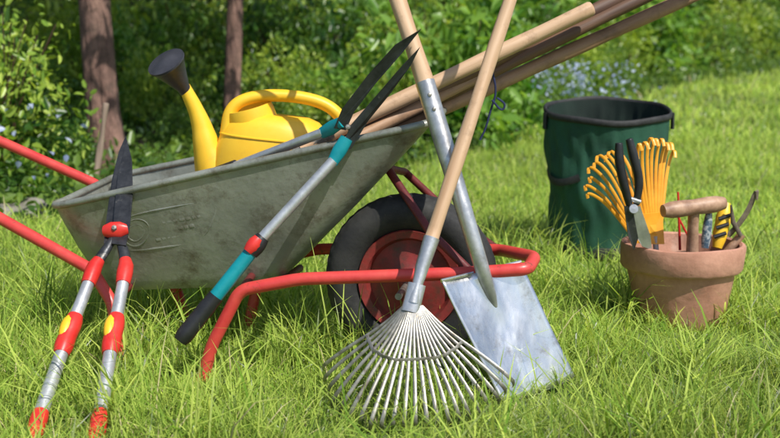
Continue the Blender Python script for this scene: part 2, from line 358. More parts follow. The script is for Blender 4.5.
# woodland mass
wp=[Vector(p) for p in [(-30,6,0),(-14,8.5,0),(-6,10.8,0),(-2,12,0),(0.5,14.5,0),(3,19,0),(8,26,0),(16,31,0),(40,44,0)]]
wp=chaikin(wp,2); Lc=np.array([[p.x,p.y] for p in wp]); seg=np.hypot(*np.diff(Lc,axis=0).T); cum=np.concatenate([[0],np.cumsum(seg)])
n=60000; s=rng.random(n)*cum[-1]; px_=np.interp(s,cum,Lc[:,0]); py_=np.interp(s,cum,Lc[:,1]); hgt=rng.random(n)**1.5*7
dep=rng.normal(0,.5,n)+0.5*np.sin(s*1.7)+0.4*np.sin(hgt*2.1+s)
x=px_+rng.normal(0,.2,n); y=py_-dep*.9; z=gz(x,y)+hgt
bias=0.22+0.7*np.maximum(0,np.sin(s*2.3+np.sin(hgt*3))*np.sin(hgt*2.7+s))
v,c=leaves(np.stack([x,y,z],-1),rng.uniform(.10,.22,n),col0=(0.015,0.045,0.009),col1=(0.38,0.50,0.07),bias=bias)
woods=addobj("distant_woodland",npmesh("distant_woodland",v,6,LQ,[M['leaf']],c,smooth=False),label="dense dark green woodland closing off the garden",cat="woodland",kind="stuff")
M['wood_shade_sheet']=noisy("painted_wood_shade",(0.006,0.012,0.004),(0.04,0.075,0.018),3,0.9,0,0.8,12,bdist=0.2)  # near-black green: the wood's inner shade put into the colour
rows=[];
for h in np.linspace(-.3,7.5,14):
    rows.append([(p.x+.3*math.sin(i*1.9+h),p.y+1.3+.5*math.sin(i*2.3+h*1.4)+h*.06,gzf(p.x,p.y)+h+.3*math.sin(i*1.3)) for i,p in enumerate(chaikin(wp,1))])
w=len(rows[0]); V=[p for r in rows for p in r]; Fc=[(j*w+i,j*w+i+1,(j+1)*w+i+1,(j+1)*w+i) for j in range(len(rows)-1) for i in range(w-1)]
o=mk("wood_shade_sheet",(V,Fc),M['wood_shade_sheet'],smooth=True); o["label"]="dark sheet painted as the deep shade inside the dense wood"; o["category"]="woodland"; o["kind"]="stuff"  # opaque dark sheet behind the leaves, painted as shade
# trees
def crownmesh(name,n):
    lb=[(random.uniform(-1.7,1.7),random.uniform(-1.7,1.7),random.uniform(2.6,6.0),random.uniform(.45,.8)) for _ in range(14)]
    cs=[];bs=[];os=[]
    for (cx,cy,cz,r) in lb:
        k=n//14; d=rng.normal(size=(k,3)); d/=np.linalg.norm(d,axis=1)[:,None]; c=np.array([cx,cy,cz])+d*(r*rng.random(k)**.5)[:,None]; cs.append(c);os.append(d);bs.append(np.full(k,random.uniform(.2,.8)))
    v,c=leaves(np.concatenate(cs),rng.uniform(.12,.24,len(np.concatenate(cs))),col0=(0.03,0.08,0.012),col1=(0.12,0.22,0.035),out=np.concatenate(os),bias=np.concatenate(bs))
    return npmesh(name,v,6,LQ,[M['leaf']],c,smooth=False),lb
CR=[crownmesh("tree_crown",3200) for _ in range(3)]
def tree(x,y,r,k,label,lean=0):
    z=gzf(x,y); e=empty("tree",(x,y,z),label,"tree",group="trees of the wood")
    me_,lb=CR[k]
    base=Vector((x,y,z-.1)); pts=[base+Vector((lean*h+.05*math.sin(h*1.1+x),.04*math.cos(h+x),h)) for h in np.linspace(0,5.6,14)]
    g=[sweep(pts,[r*1.35]+[r*(1-.7*i/13) for i in range(1,14)],seg=16)]
    for (cx,cy,cz,rr) in lb[:9]:
        i=min(12,max(3,int((cz-1.2)/5.6*13))); a=pts[i]; bb=Vector((x+cx,y+cy,z+cz)); mid=(a+bb)/2+Vector((0,0,.15))
        g.append(sweep(chaikin([a,mid,bb],2),[r*.4,r*.1],seg=8))
    mk("trunk",merge(*g),M['bark'],e,origin=(x,y,z))
    o=addobj("crown",me_,(x,y,z),parent=e)
for px,D,r,k,l,ln in [(120,6.7,.11,0,"tall tree with a thick reddish-brown trunk among shrubs",-.08),(238,7.6,.065,1,"slender straight reddish-brown tree trunk in the wood",0.0),(560,16.5,.12,1,"tree at the far lawn edge",.02),(655,20,.14,0,"tree above the far shaded shrubs",0),(765,24,.16,2,"tree above the far end of the lawn",-.02),(-60,6.6,.07,2,"tree beside the near end of the wood",.0),(-20,8.4,.09,0,"tree casting shade over the shrubs",.0)]:
    tree(WX(px,D),D,r,k,l,ln)
# stake, stones
e=empty("wooden_stake",P(92,178,5.0),"weathered grey-brown wooden stake leaning among shrubs","stake")
a=P(90,190,5.0); a.z=gzf(a.x,a.y)-.03
M['stakewood']=noisy("grey_stake_wood",(0.16,0.11,0.08),(0.36,0.27,0.20),22,0.7,0,0.4,60,stretch=(1,1,0.07))
pole("stake_shaft",a,P(106,104,5.1),.016,M['stakewood'],e,.012,seg=10,wob=.003)
import bmesh
def rock(x,y,s,lab):
    bmx=bmesh.new(); bmesh.ops.create_icosphere(bmx,subdivisions=3,radius=1)
    ph=random.random()*9
    for v_ in bmx.verts:
        q=v_.co; f=1+.18*math.sin(q.x*3+ph)+.14*math.sin(q.y*4+ph*2)+.08*math.sin(q.z*7+q.x*5); v_.co=Vector((q.x*s[0],q.y*s[1],q.z*s[2]))*f
    me_=bpy.data.meshes.new("stone"); bmx.to_mesh(me_); bmx.free(); me_.materials.append(M['stone']); me_.polygons.foreach_set("use_smooth",[True]*len(me_.polygons))
    addobj("stone",me_,(x,y,gzf(x,y)+s[2]*.5),lab,"stone",group="stones edging the bed")
for px,D,s in [(28,4.75,(.11,.08,.05)),(-10,4.6,(.12,.08,.06)),(62,4.95,(.08,.07,.04))]:
    rock(WX(px,D),D,s,"grey weathered stone edging the bed beside the lawn")
# ================= WHEELBARROW
wb=empty("wheelbarrow",P(300,365,2.58),"old galvanised wheelbarrow with red tube frame, loaded with garden tools","wheelbarrow")
T=[P(49,208,2.65),P(432,123,2.47),P(446,108,2.96),P(116,176,3.08)]
B=[P(104,291,2.72),P(276,285,2.62),P(288,266,2.92),P(140,268,3.02)]
def tray_pt(s,t,k):
    def bil(Q): return Q[0]*(1-s)*(1-t)+Q[1]*s*(1-t)+Q[2]*s*t+Q[3]*(1-s)*t
    return bil(B)*(1-k)+bil(T)*k
def rrect(r,n=8,m=14):
    pts=[]
    for (cx,cy,a0) in [(r,r,180),(1-r,r,270),(1-r,1-r,0),(r,1-r,90)]:
        for i in range(n+1):
            a=math.radians(a0+90*i/n); pts.append((cx+r*math.cos(a),cy+r*math.sin(a)))
    out=[]
    for i in range(len(pts)):
        p,q=pts[i],pts[(i+1)%len(pts)]; d=math.hypot(q[0]-p[0],q[1]-p[1])
        if d>.2:
            for j in range(m): out.append((p[0]+(q[0]-p[0])*j/m,p[1]+(q[1]-p[1])*j/m))
        else: out.append(p)
    return out
BOW=0.007
def ring(k,r):
    o=[]
    for (s,t) in rrect(r):
        p=tray_pt(s,t,k); c=tray_pt(.5,.5,k); d=p-c; d.z=0
        dn=.0025*math.sin(s*17+k*9+t*5)*math.sin(k*11+s*6)
        o.append(p+d.normalized()*(BOW*math.sin(math.pi*min(max(k,0),1))+dn*math.sin(math.pi*k)))
    return o
rings=[]
ks=[0,0.0,0.03,.1,.2,.35,.5,.65,.8,.92,.97,1]
for i,k in enumerate(ks):
    rg=ring(k,.13-.04*k)
    if i==0:
        c=sum(rg,Vector())/len(rg); rg=[c+(p-c)*.9 for p in rg]
    elif i==1:
        c=sum(rg,Vector())/len(rg); rg=[c+(p-c)*.96 for p in rg]
    elif i==2: rg=[p+Vector((0,0,.002)) for p in rg]
    rings.append(rg)
nr=len(rings[0]); V=[p for rg in rings for p in rg]; Fc=[]
for j in range(len(rings)-1):
    for i in range(nr): Fc.append((j*nr+i,j*nr+(i+1)%nr,(j+1)*nr+(i+1)%nr,(j+1)*nr+i))
V.append(sum(rings[0],Vector())/nr); ci=len(V)-1
for i in range(nr): Fc.append((ci,(i+1)%nr,i))
tray=mk("tray",(V,Fc),M['galv'],wb)
sm=tray.modifiers.new("thick","SOLIDIFY"); sm.thickness=.003; sm.offset=0
mk("tray_rim",sweep(ring(1,.09),.0095,seg=10,closed=True),M['galv'],wb)
def side(s,k,off=.0):
    c=tray_pt(.5,.5,k)
    d2=(tray_pt(s+.01,0,k)-tray_pt(s-.01,0,k)).cross(tray_pt(s,0,k+.02)-tray_pt(s,0,k-.02)).normalized()
    if d2.y>0: d2=-d2
    p0=tray_pt(s,0,k); dd=p0-c; dd.z=0
    dn=.0025*math.sin(s*17+k*9)*math.sin(k*11+s*6)
    return p0+dd.normalized()*(BOW*math.sin(math.pi*k)+dn*math.sin(math.pi*k))+d2*off
def on_side(s0,s1,k0,k1):
    out=[]
    for i in range(64):
        a=2*math.pi*i/64; ca,sa=math.cos(a),math.sin(a); e=.55
        u=.5+.5*math.copysign(abs(ca)**e,ca); w=.5+.5*math.copysign(abs(sa)**e,sa)
        out.append(side(s0+(s1-s0)*u,k0+(k1-k0)*w,-.0012))
    return out
def circ(sc,kc,ra,rk): return [side(sc+ra*math.cos(2*math.pi*i/28),kc+rk*math.sin(2*math.pi*i/28),-.0010) for i in range(28)]
mk("embossed_outline",sweep(on_side(.17,.50,.40,.76),.0036,seg=8,closed=True),M['galv'],wb)
em=[sweep(circ(.238,.58,.046,.13),.0034,seg=8,closed=True),sweep(circ(.238,.58,.028,.08),.0030,seg=8,closed=True)]
mk("embossed_ring",em[0],M['galv'],wb); mk("embossed_ring",em[1],M['galv'],wb)
for (s0,s1,k_) in [(.31,.455,.64),(.31,.44,.565),(.31,.45,.49)]:
    gg=[]; ss=s0
    while ss<s1:
        w2=random.uniform(.008,.016); gg.append(sweep([side(ss+(w2)*i/3,k_,-.0012) for i in range(4)],.0030,.0065,seg=6,ref=(0,-1,0))); ss+=w2+.007
    mk("embossed_lettering",merge(*gg),M['galv'],wb)
near=bent([P(-110,150,2.86),P(-20,207,2.70),P(92,270,2.60),P(113,304,2.56),P(122,388,2.49),P(200,388,2.42),P(212,345,2.42),P(240,290,2.42),P(300,279,2.41),P(470,273,2.38),P(528,269,2.37),P(535,257,2.47),P(500,250,2.62),P(420,248,2.70),P(318,249,2.78),P(262,262,2.82),P(246,338,2.80),P(192,338,2.84),P(176,288,2.88),P(150,240,2.97),P(98,185,3.10),P(0,141,3.15),P(-85,108,3.2)],.05)
mk("frame",sweep(near,.0148,seg=16),M['red'],wb)
mk("handle_grip",sweep([near[0],near[0]+(near[1]-near[0]).normalized()*.13],.019,seg=16),M['black'],wb)
mk("handle_grip",sweep([near[-1],near[-1]+(near[-2]-near[-1]).normalized()*.13],.019,seg=16),M['black'],wb)
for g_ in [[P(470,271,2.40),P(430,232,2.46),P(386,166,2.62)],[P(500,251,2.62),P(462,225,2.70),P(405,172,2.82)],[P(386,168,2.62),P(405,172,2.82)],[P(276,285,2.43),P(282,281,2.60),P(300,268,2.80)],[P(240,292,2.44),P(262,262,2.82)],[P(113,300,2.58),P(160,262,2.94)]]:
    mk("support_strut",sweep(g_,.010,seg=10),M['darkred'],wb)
wc=P(411,279,2.575); ax=Vector((math.sin(.17),math.cos(.17),0))
wh=bpy.data.objects.new("wheel",None); wh.empty_display_size=.05; wh.location=wc; S.collection.objects.link(wh); wh.parent=wb; wh.matrix_parent_inverse=Matrix.Translation(wb.location).inverted()
fm=frame(wc,ax)
tp=[]
R0,w_=.165,.046
for i in range(28):
    a=2*math.pi*i/28; tp.append((R0+.046*math.cos(a),w_*math.sin(a)))
def tread(i,k,r,h,a):
    if r>R0+.034: r+= .0008*math.sin(k*math.pi/2+(i%2)*1.6) - (.003 if i in (1,27,3,25) else 0)
    return r,h
def wpart(name,geo,mat):
    o=mk(name,geo,mat); o.parent=wh; o.matrix_parent_inverse=Matrix.Translation(wc).inverted(); return o
wpart("tyre",revolve(tp,fm,180,closed=True,fn=tread),M['rubber'])
rp=[(.0,-.055),(.016,-.055),(.018,-.03),(.03,-.022),(.065,-.012),(.098,-.012),(.106,-.03),(.124,-.034),(.126,-.028),(.112,0),(.126,.028),(.124,.034),(.106,.03),(.098,.012),(.065,.012),(.03,.022),(.018,.03),(.016,.055),(0,.055)]
M['rimred']=noisy("rim_red_paint",(0.16,0.018,0.016),(0.28,0.03,0.025),14,0.55,0,0.3,70,dirt=((0.07,0.035,0.022),16,0.48,0.68))
wpart("rim",revolve(rp,fm,64),M['rimred'])
wpart("axle",sweep([wc-ax*.19,wc+ax*.16],.008,seg=12),M['tine'])
# ================= WATERING CAN
cD=2.86
cb=P(270,212,cD); can=empty("watering_can",cb,"yellow plastic watering can with dark grey rose, lying in the barrow","watering can")
tilt=Vector((.10,0,1)).normalized(); side_=Vector((1,0,-.10)).normalized(); dep_=Vector((0,1,0))
prof=[(0,.154,.088),(.01,.166,.096),(.04,.168,.098),(.10,.166,.099),(.16,.157,.096),(.20,.146,.090),(.228,.132,.082),(.250,.110,.068),(.260,.082,.05)]
rg=[]
for (h,a,b_) in prof:
    for k in range(40):
        an=2*math.pi*k/40; c_,s_=math.cos(an),math.sin(an); e=.85
        rg.append(cb+tilt*h+side_*(a*math.copysign(abs(c_)**e,c_)+.0*h)+dep_*b_*math.copysign(abs(s_)**e,s_))
Fc=[(j*40+k,j*40+(k+1)%40,(j+1)*40+(k+1)%40,(j+1)*40+k) for j in range(len(prof)-1) for k in range(40)]+[tuple(range(40)),tuple((len(prof)-1)*40+k for k in range(40))]
mk("can_body",(rg,Fc),M['yellow'],can)
mc=cb+tilt*.240+side_*(-.066)
mk("filler_collar",revolve([(.066,-.01),(.064,.02),(.060,.036),(.054,.036),(.054,.01),(0,.008)],frame(mc,tilt+Vector((-.35,-.1,0))),32),M['yellow'],can)
mk("carry_handle",sweep(chaikin([P(226,135,cD-.02),P(230,106,cD-.02),P(256,95,cD-.01),P(300,96,cD),P(332,106,cD),P(348,128,cD),P(336,180,cD)],3),.020,.0165,seg=14,ref=(0,1,0)),M['yellow'],can)
mk("spout",sweep(chaikin([P(236,212,cD),P(219,182,cD),P(207,148,cD-.01),P(200,118,cD-.01),P(184,86,cD-.02)],3),[.084,.084,.070,.053,.038,.028,.021,.0170,.0145],seg=24),M['yellow'],can)
ra=P(185,90,cD-.02); rb=P(166,62,cD-.07)
mk("rose",revolve([(0.0,-.01),(.016,-.01),(.018,.012),(.022,.022),(.031,.048),(.047,.088),(.051,.092),(.051,.097),(.044,.096),(.02,.104),(0,.106)],frame(ra,(rb-ra)),36),M['grey'],can)
mk("ridge_band",sweep([rg[5*40+k]+(rg[5*40+k]-(cb+tilt*prof[5][0])).normalized()*.0008 for k in range(40)],.003,seg=6,closed=True),M['yellow'],can)
# ================= TOOLS IN THE BARROW
def longtool(name,a,b,r,mat,label,cat,head):
    a=Vector(a);b=Vector(b); e=empty(name,a,label,cat)
    pole("handle",a,b,r,mat,e,r*.95)
    d=(a-b).normalized(); 
    sd=Vector((0,1,0)); up=d.cross(sd).normalized()
    mk("ferrule",sweep([a-d*.09,a+d*.02],[r*1.15,r*.8],seg=14),M['tine'],e)
    if head=="hoe":
        q=a+d*.02; mk("hoe_blade",plate([q-sd*.06,q+sd*.06,q+sd*.055+up*.07,q-sd*.055+up*.07],.003),M['tine'],e)
    else:
        g=[sweep([a+d*.02-sd*.05,a+d*.02+sd*.05],.006,seg=8)]
        for k in range(4): 
            q=a+d*.02+sd*(-.05+.033*k); g.append(sweep([q,q+d*.06+up*.01,q+d*.1-up*.005],[.005,.002],seg=6))
        mk("fork_head",merge(*g),M['tine'],e)
    return e,d
longtool("garden_hoe",P(300,148,2.72),P(590,9,2.86),.0200,M['wood'],"long pale wooden-handled hoe lying across the loaded barrow","garden tool","hoe")
longtool("garden_fork",P(262,178,2.70),P(668,-26,3.02),.0200,M['woodd'],"dark weathered wooden-handled fork lying in the barrow","garden tool","fork")
longtool("garden_hoe",P(290,177,2.79),P(728,-20,3.06),.0200,M['woodm'],"brown wooden-handled hoe sticking out beyond the barrow","garden tool","hoe")
longtool("garden_fork",P(300,166,2.80),P(705,-32,2.97),.0170,M['woodd'],"thin dark-handled cultivator lying among other tools","garden tool","fork")
longtool("garden_hoe",P(268,182,2.655),P(700,-34,3.12),.0160,M['woodm'],"long brown wooden-handled hoe resting in the barrow bundle","garden tool","hoe")
co=empty("hanging_cord",P(494,95,2.86),"dark blue cord hanging from the tool handles","cord")
mk("cord_strand",sweep(chaikin([P(492,70,2.84),P(497,92,2.84),P(490,112,2.84),P(486,128,2.84),P(480,140,2.84)],3),.0028,seg=6),M['cord'],co)
mk("cord_loop",sweep(chaikin([P(492,100,2.83),P(502,112,2.83),P(506,104,2.83),P(497,98,2.83)],3),.0028,seg=6),M['cord'],co)
# ================= SPADE
spd=empty("spade",P(537,392,2.31),"spade with bright worn steel blade standing in grass against the barrow","spade")
TL,TR,BR,BLc=P(441,281,2.305),P(521,262,2.39),P(574,381,2.36),P(501,406,2.262)
nb=(TR-TL).cross(BLc-TL).normalized()
if nb.y>0: nb=-nb
V=[];nu,nv=25,21
for j in range(nv):
    for i in range(nu):
        u=i/(nu-1); v_=j/(nv-1); uu=u
        p=TL*(1-uu)*(1-v_)+TR*uu*(1-v_)+BR*uu*v_+BLc*(1-uu)*v_
        edge_=(2*u-1)
        p-=nb*(.018*(1-edge_**2))*(1-.3*v_)
        p-=nb*(-.012)*v_*v_
        p-=nb*.0012*math.sin(u*9+v_*4)*math.sin(v_*8)
        p+=nb*.014*math.exp(-(edge_/.16)**2)*max(0,1-v_/.42)
        if v_>.85: p-= (BLc-TL).normalized()*.012*(edge_**4)*(v_-.85)/.15
        V.append(p)
Fc=[(j*nu+i,j*nu+i+1,(j+1)*nu+i+1,(j+1)*nu+i) for j in range(nv-1) for i in range(nu-1)]
bl=mk("spade_blade",(V,Fc),M['steel'],spd); sm=bl.modifiers.new("t","SOLIDIFY"); sm.thickness=.003
s_top=P(398,0,2.50); s_mid=P(425,82,2.445); s_neck=P(480,262,2.337)
mk("tread",sweep([TL+nb*.001,TL*.57+TR*.43-nb*.014],.0045,.003,seg=8),M['steel'],spd)
mk("tread",sweep([TR+nb*.001,TR*.57+TL*.43-nb*.014],.0045,.003,seg=8),M['steel'],spd)
cS=(TL+TR)/2; vS=((BLc+BR)/2-cS)
mk("socket",sweep([s_mid,s_mid*.66+s_neck*.34,s_mid*.34+s_neck*.66,s_neck,cS+vS*.08+nb*.000,cS+vS*.20-nb*.007,cS+vS*.30-nb*.014],[.0222,.0215,.019,.0170,.0150,.0115,.005],seg=20),M['socket'],spd)
top=s_top+(s_top-s_mid).normalized()*.22
pole("handle",s_mid-(s_top-s_mid).normalized()*.03,top,.0205,M['wood'],spd,.018)
dd=(s_top-s_mid).normalized(); lat=Vector((1,0,.0)); lat=(lat-dd*lat.dot(dd)).normalized()
mk("d_grip",merge(sweep(chaikin([top-dd*.01,top+lat*.05+dd*.05,top+lat*.055+dd*.10],2),.010,seg=10),sweep(chaikin([top-dd*.01,top-lat*.05+dd*.05,top-lat*.055+dd*.10],2),.010,seg=10),sweep([top+lat*.062+dd*.1,top-lat*.062+dd*.1],.014,seg=14)),M['wood'],spd)
for tt in (.08,.16): mk("rivet",revolve([(0,.004),(.004,.003),(.005,0),(0,-.002)],frame(s_mid*(1-tt)+s_neck*tt+Vector((0,-.0215,.004)),(0,-1,.2)),10),M['tine'],spd)
# ================= LEAF RAKE
rk=empty("leaf_rake",P(405,410,2.12),"wire-tined leaf rake with long wooden handle leaning on the barrow","rake")
ap=P(413,303,2.225); hb=P(431,240,2.275); ht=P(511,-3,2.47)
hdir=(ht-hb).normalized()
pole("handle",hb-hdir*.02,ht+hdir*.55,.0155,M['wood'],rk,.015)
mk("ferrule",sweep([hb+hdir*.005,hb-hdir*.06,P(417,286,2.237),ap],[.0175,.015,.011,.014],seg=16),M['socket'],rk)
mk("collar",sweep([P(417,284,2.238),P(410,312,2.218)],.019,.010,seg=14,ref=(1,0,0)),M['socket'],rk)
g=[];band=[]
NT=22
for i in range(NT):
    t=i/(NT-1); an=math.radians(144+(39-144)*t)
    Lp=np.interp(t,[0,.15,.35,.6,1],[112,130,133,131,130])*(1+.012*math.sin(i*2.7))
    tx_,ty_=413+Lp*math.cos(an),303+Lp*math.sin(an)
    Dt=float(np.interp(t,[0,.33,.6,1],[2.28,2.07,2.09,2.17]))
    tip=P(tx_,ty_,Dt); 
    tip.z=max(tip.z,.010)
    st_=P(413+(t-.5)*18,306,2.221)
    ln=(tip-st_); nn=Vector((0,-1,.3)).normalized()
    lat_=Vector((1,0,0))*(t-.5)*.030
    p1=st_+ln*.3+nn*.008-lat_*.6; p2=st_+ln*.65+nn*.022+lat_*.3; p3=st_+ln*.93+nn*.024+lat_*.5
    end=tip+Vector((0,.030,-.014)); 
    pts=chaikin([st_,p1,p2,p3,tip,end],3)
    g.append(sweep(pts,[.0026,.0034,.0042,.0038],.0011,seg=6,ref=ln.cross(nn)))
    band.append(st_+ln*.45+nn*.016-lat_*.1)
mk("tines",merge(*g),M['tine'],rk)
mk("spreader_bar",sweep(chaikin(band,2),.0018,.0040,seg=6,ref=(0,1,0)),M['tine'],rk)
# ================= RED-HANDLED SHEARS
rs=empty("hedge_shears",P(65,438,2.06),"long hedge shears with red grips and black blades leaning on barrow","garden shears")
def Ds(y): return 2.49+(240-y)*(2.49-2.04)/(445-240) if y>240 else 2.49+(240-y)*(2.79-2.49)/(240-137)
def Q(x,y,dz=0): return P(x,y,Ds(y)+dz)
mk("blade",plate([Q(104,244),Q(107,215),Q(112,180),Q(119,152),Q(126,136),Q(129,150),Q(128,185),Q(124,215),Q(121,244)],.004),M['blade'],rs,smooth=False)
mk("blade",plate([Q(112,244,-.012),Q(114,212,-.012),Q(118,176,-.012),Q(127,140,-.010),Q(132,160,-.012),Q(133,195,-.012),Q(130,225,-.012),Q(126,246,-.012)],.004),M['blade'],rs,smooth=False)
pv=Q(116,231,-.018); vd=Vector((0,-.82,.57))
mk("pivot_guard",sweep([pv+Vector((-.026,.002,0)),pv+Vector((-.01,-.004,.002)),pv+Vector((.012,-.004,.002)),pv+Vector((.026,.002,.004))],[.014,.020,.021,.012],.012,seg=14,ref=(0,0,1)),M['redp'],rs)
mk("pivot_nut",revolve([(0,.022),(.006,.021),(.008,.014),(0,.008)],frame(pv,vd),6),M['tine'],rs)
for hx in ([(114,238),(103,254),(95,266),(80,305),(66,340),(45,400),(30,447)],[(119,238),(124,252),(126,266),(119,305),(112,340),(103,400),(94,449)]):
    def seg_(y0,y1,n=6):
        xs_=[p[0] for p in hx]; ys_=[p[1] for p in hx]
        return [Q(float(np.interp(y,ys_,xs_)),y) for y in np.linspace(y0,y1,n)]
    mk("handle_tube",sweep(seg_(266,440),[.0135,.0155],seg=16),M['alu'],rs)
    mk("blade_carrier",sweep(seg_(236,266),[.008,.013,.014],.009,seg=14,ref=(1,0,0)),M['blade'],rs)
    mk("tube_collar",sweep(seg_(260,284,5),[.014,.0185,.0185,.016],seg=14),M['redp'],rs)
    mk("sleeve",sweep(seg_(316,354,8),[.0165,.0215,.020,.0195,.0215,.0165],seg=16),M['redp'],rs)
    q=seg_(318,340,6); mk("sleeve_inlay",sweep([p+Vector((-.006,-.0085,.005)) for p in q],[.008,.0145,.0145,.013,.007],seg=12),M['yellow'],rs)
    mk("end_grip",sweep(seg_(412,447,8),[.016,.0185,.0175,.0175,.0185,.0195],seg=16),M['redp'],rs)
# ================= TEAL SHEARS
ts=empty("hedge_shears",P(180,338,2.38),"open hedge shears with teal and black handles hooked over barrow rim","garden shears")
def Q2(x,y,dz=0): return P(x,y,float(np.interp(y,[36,125,145,340],[2.41,2.475,2.485,2.37]))+dz)
mk("blade",plate([Q2(342,147),Q2(350,126),Q2(376,96),Q2(401,67),Q2(420,47),Q2(411,65),Q2(390,94),Q2(368,121),Q2(351,149)],.004),M['blade'],ts,smooth=False)
mk("blade",plate([Q2(334,128,.014),Q2(342,109,.014),Q2(368,75,.014),Q2(395,45,.014),Q2(421,29,.014),Q2(402,53,.014),Q2(375,84,.014),Q2(354,112,.014),Q2(346,130,.014)],.004),M['blade'],ts,smooth=False)
mk("pivot_bolt",revolve([(0,.008),(.005,.007),(.007,0),(0,-.002)],frame(Q2(348,127,-.004),(0,-1,.1)),8),M['tine'],ts)
def lin(a,b,n=6): return [a+(b-a)*i/(n-1) for i in range(n)]
h0=Q2(347,138);h1=Q2(332,163);h2=Q2(263,237);h3=Q2(246,258);h4=Q2(216,296);h5=Q2(180,341)
mk("blade_carrier",sweep([h0,h0*.5+h1*.5,h1],[.015,.017,.013],.010,seg=14,ref=(1,0,0)),M['teal'],ts)
mk("handle_tube",sweep([h1*.9+h0*.1,h2],[.0125,.0125],seg=16),M['alu'],ts)
mk("bumper",sweep(lin(h2,h2*.25+h3*.75),[.016,.0205,.021,.018],seg=16),M['black'],ts)
mk("bumper_ring",sweep(lin(h2*.9+h3*.1+Vector((-.004,-.009,.004)),h2*.25+h3*.75+Vector((-.004,-.009,.004)),4),[.012,.0165,.016,.012],seg=14),M['redp'],ts)
mk("grip_sleeve",sweep(lin(h2*.25+h3*.75,h4),[.016,.0165,.0165],seg=16),M['teal'],ts)
mk("hand_grip",sweep(lin(h4,h5,10),[.0185,.018,.0205,.019,.0205,.019,.022,.016],seg=16),M['black'],ts)
i0=P(342,122,2.49);i1=P(322,133,2.53);i2=P(236,166,2.66);i3=P(205,178,2.71)
mk("blade_carrier",sweep([i0,i0*.5+i1*.5,i1],[.013,.017,.014],.010,seg=14,ref=(0,0,1)),M['teal'],ts)
mk("handle_tube",sweep([i1*.95+i0*.05,i2],.0115,seg=16),M['alu'],ts)
mk("hand_grip",sweep([i2,i3],[.016,.018],seg=14),M['black'],ts)
# ================= COMPOST BAG
bx,by=BAG; bz=gzf(bx,by)
bag=empty("garden_waste_bag",(bx,by,bz),"round green fabric garden waste bag with black rim standing on lawn","garden bag")
Hb=.53
def bagfn(i,k,r,h,a):
    t=h/Hb
    wr=.006*math.sin(a*3+h*9+.6*math.sin(h*21))+.0035*math.sin(a*8-h*25+math.sin(a*3))+.006*math.sin(h*21+a*2)*(1-t)+.003*math.sin(a*19+h*16+math.sin(h*30))+.0022*math.sin(a*37)*t
    env=min(1,t*6)*min(1,max(0,(1-t)*6))
    return r+wr*env, h+.03*t*math.sin(a)*1.0
bp_=[(0,.004),(.17,.004),(.19,.012)]+[(.193+.032*(i/34)**.8,.02+(Hb-.02)*i/34) for i in range(35)]
def notop(g): return (g[0],g[1][:-1])
mk("bag_body",notop(revolve(bp_,Matrix.Translation((bx,by,bz)),140,fn=bagfn)),M['bag'],bag)
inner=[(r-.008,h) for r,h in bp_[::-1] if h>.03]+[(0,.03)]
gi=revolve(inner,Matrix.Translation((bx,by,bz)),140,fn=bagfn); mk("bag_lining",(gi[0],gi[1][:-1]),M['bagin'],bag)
rim=[Vector((bx+.227*math.cos(a),by+.227*math.sin(a),bz+Hb+.03*math.sin(a)+.003*math.sin(a*5))) for a in np.linspace(0,2*math.pi,73)[:-1]]
mk("bag_rim",sweep(rim,.012,.007,seg=10,closed=True,ref=(0,0,1)),M['bagblack'],bag)
rim2=[Vector((bx+(.1965)*math.cos(a),by+(.1965)*math.sin(a),bz+.03)) for a in np.linspace(0,2*math.pi,73)[:-1]]
mk("base_band",sweep(rim2,.022,.004,seg=8,closed=True,ref=(0,0,1)),M['bagblack'],bag)
def onbag(a,h,o=.008):
    r=.193+.032*(h/Hb)**.8; return Vector((bx+(r+o)*math.cos(a),by+(r+o)*math.sin(a),bz+h+.03*h/Hb*math.sin(a)))
for a0,a1,hh in ((math.radians(188),math.radians(235),.32),(math.radians(300),math.radians(318),.33)):
    mk("carry_strap",sweep([onbag(a0+(a1-a0)*t,hh-.03*math.sin(math.pi*t),.008+.014*math.sin(math.pi*t)) for t in np.linspace(0,1,14)],.013,.0022,seg=6,ref=(0,0,1)),M['bagblack'],bag)
for a_ in (188,352):
    a_=math.radians(a_); mk("rim_toggle",sweep([onbag(a_,.53,.01),onbag(a_,.47,.014)],.015,.007,seg=8,ref=(-math.sin(a_),math.cos(a_),0)),M['bagblack'],bag)
# ================= POT
px0,py0=POT
pot=empty("plant_pot",(px0,py0,0),"weathered terracotta pot full of small hand tools in the grass","plant pot")
pp=[(0,-.012),(.114,-.012),(.120,-.002),(.134,.075),(.148,.143),(.151,.150),(.163,.153),(.168,.160),(.171,.215),(.168,.224),(.160,.2265),(.153,.222),(.150,.17),(.140,.15)]
def potfn(i,k,r,h,a): return (r+.0014*math.sin(a*3+h*40)+.0008*math.sin(a*9+h*12) if r>0.01 else r),h+(.0015*math.sin(a*4) if i>4 else 0)
mk("pot_body",revolve(pp,Matrix.Translation((px0,py0,0)),72,fn=potfn),M['terra'],pot)
mk("soil",revolve([(0,.172),(.08,.176),(.148,.170),(.149,.160),(0,.155)],Matrix.Translation((px0,py0,0)),40,fn=lambda i,k,r,h,a:(r,h+.004*math.sin(a*5+r*60))),M['soil'],pot)
def tinefan(e,base,tips,hookdir,mat,w=.0042,drop=.03):
    g=[]
    for k,(tp_) in enumerate(tips):
        b0=base+Vector(((k-len(tips)/2)*.004,0,0)); ln=tp_-b0
        dr=drop*random.uniform(.6,1.1)
        u=ln.normalized(); bow=hookdir*.020
        pts=chaikin([b0,b0+ln*.35-bow*.5,b0+ln*.8-bow*.8,tp_,tp_+u*.004+hookdir*dr*.6,tp_-u*.016+hookdir*dr],3)
        g.append(sweep(pts,w,.0013,seg=6,ref=ln.cross(Vector((0,1,0)))))
    mk("tines",merge(*g),mat,e)
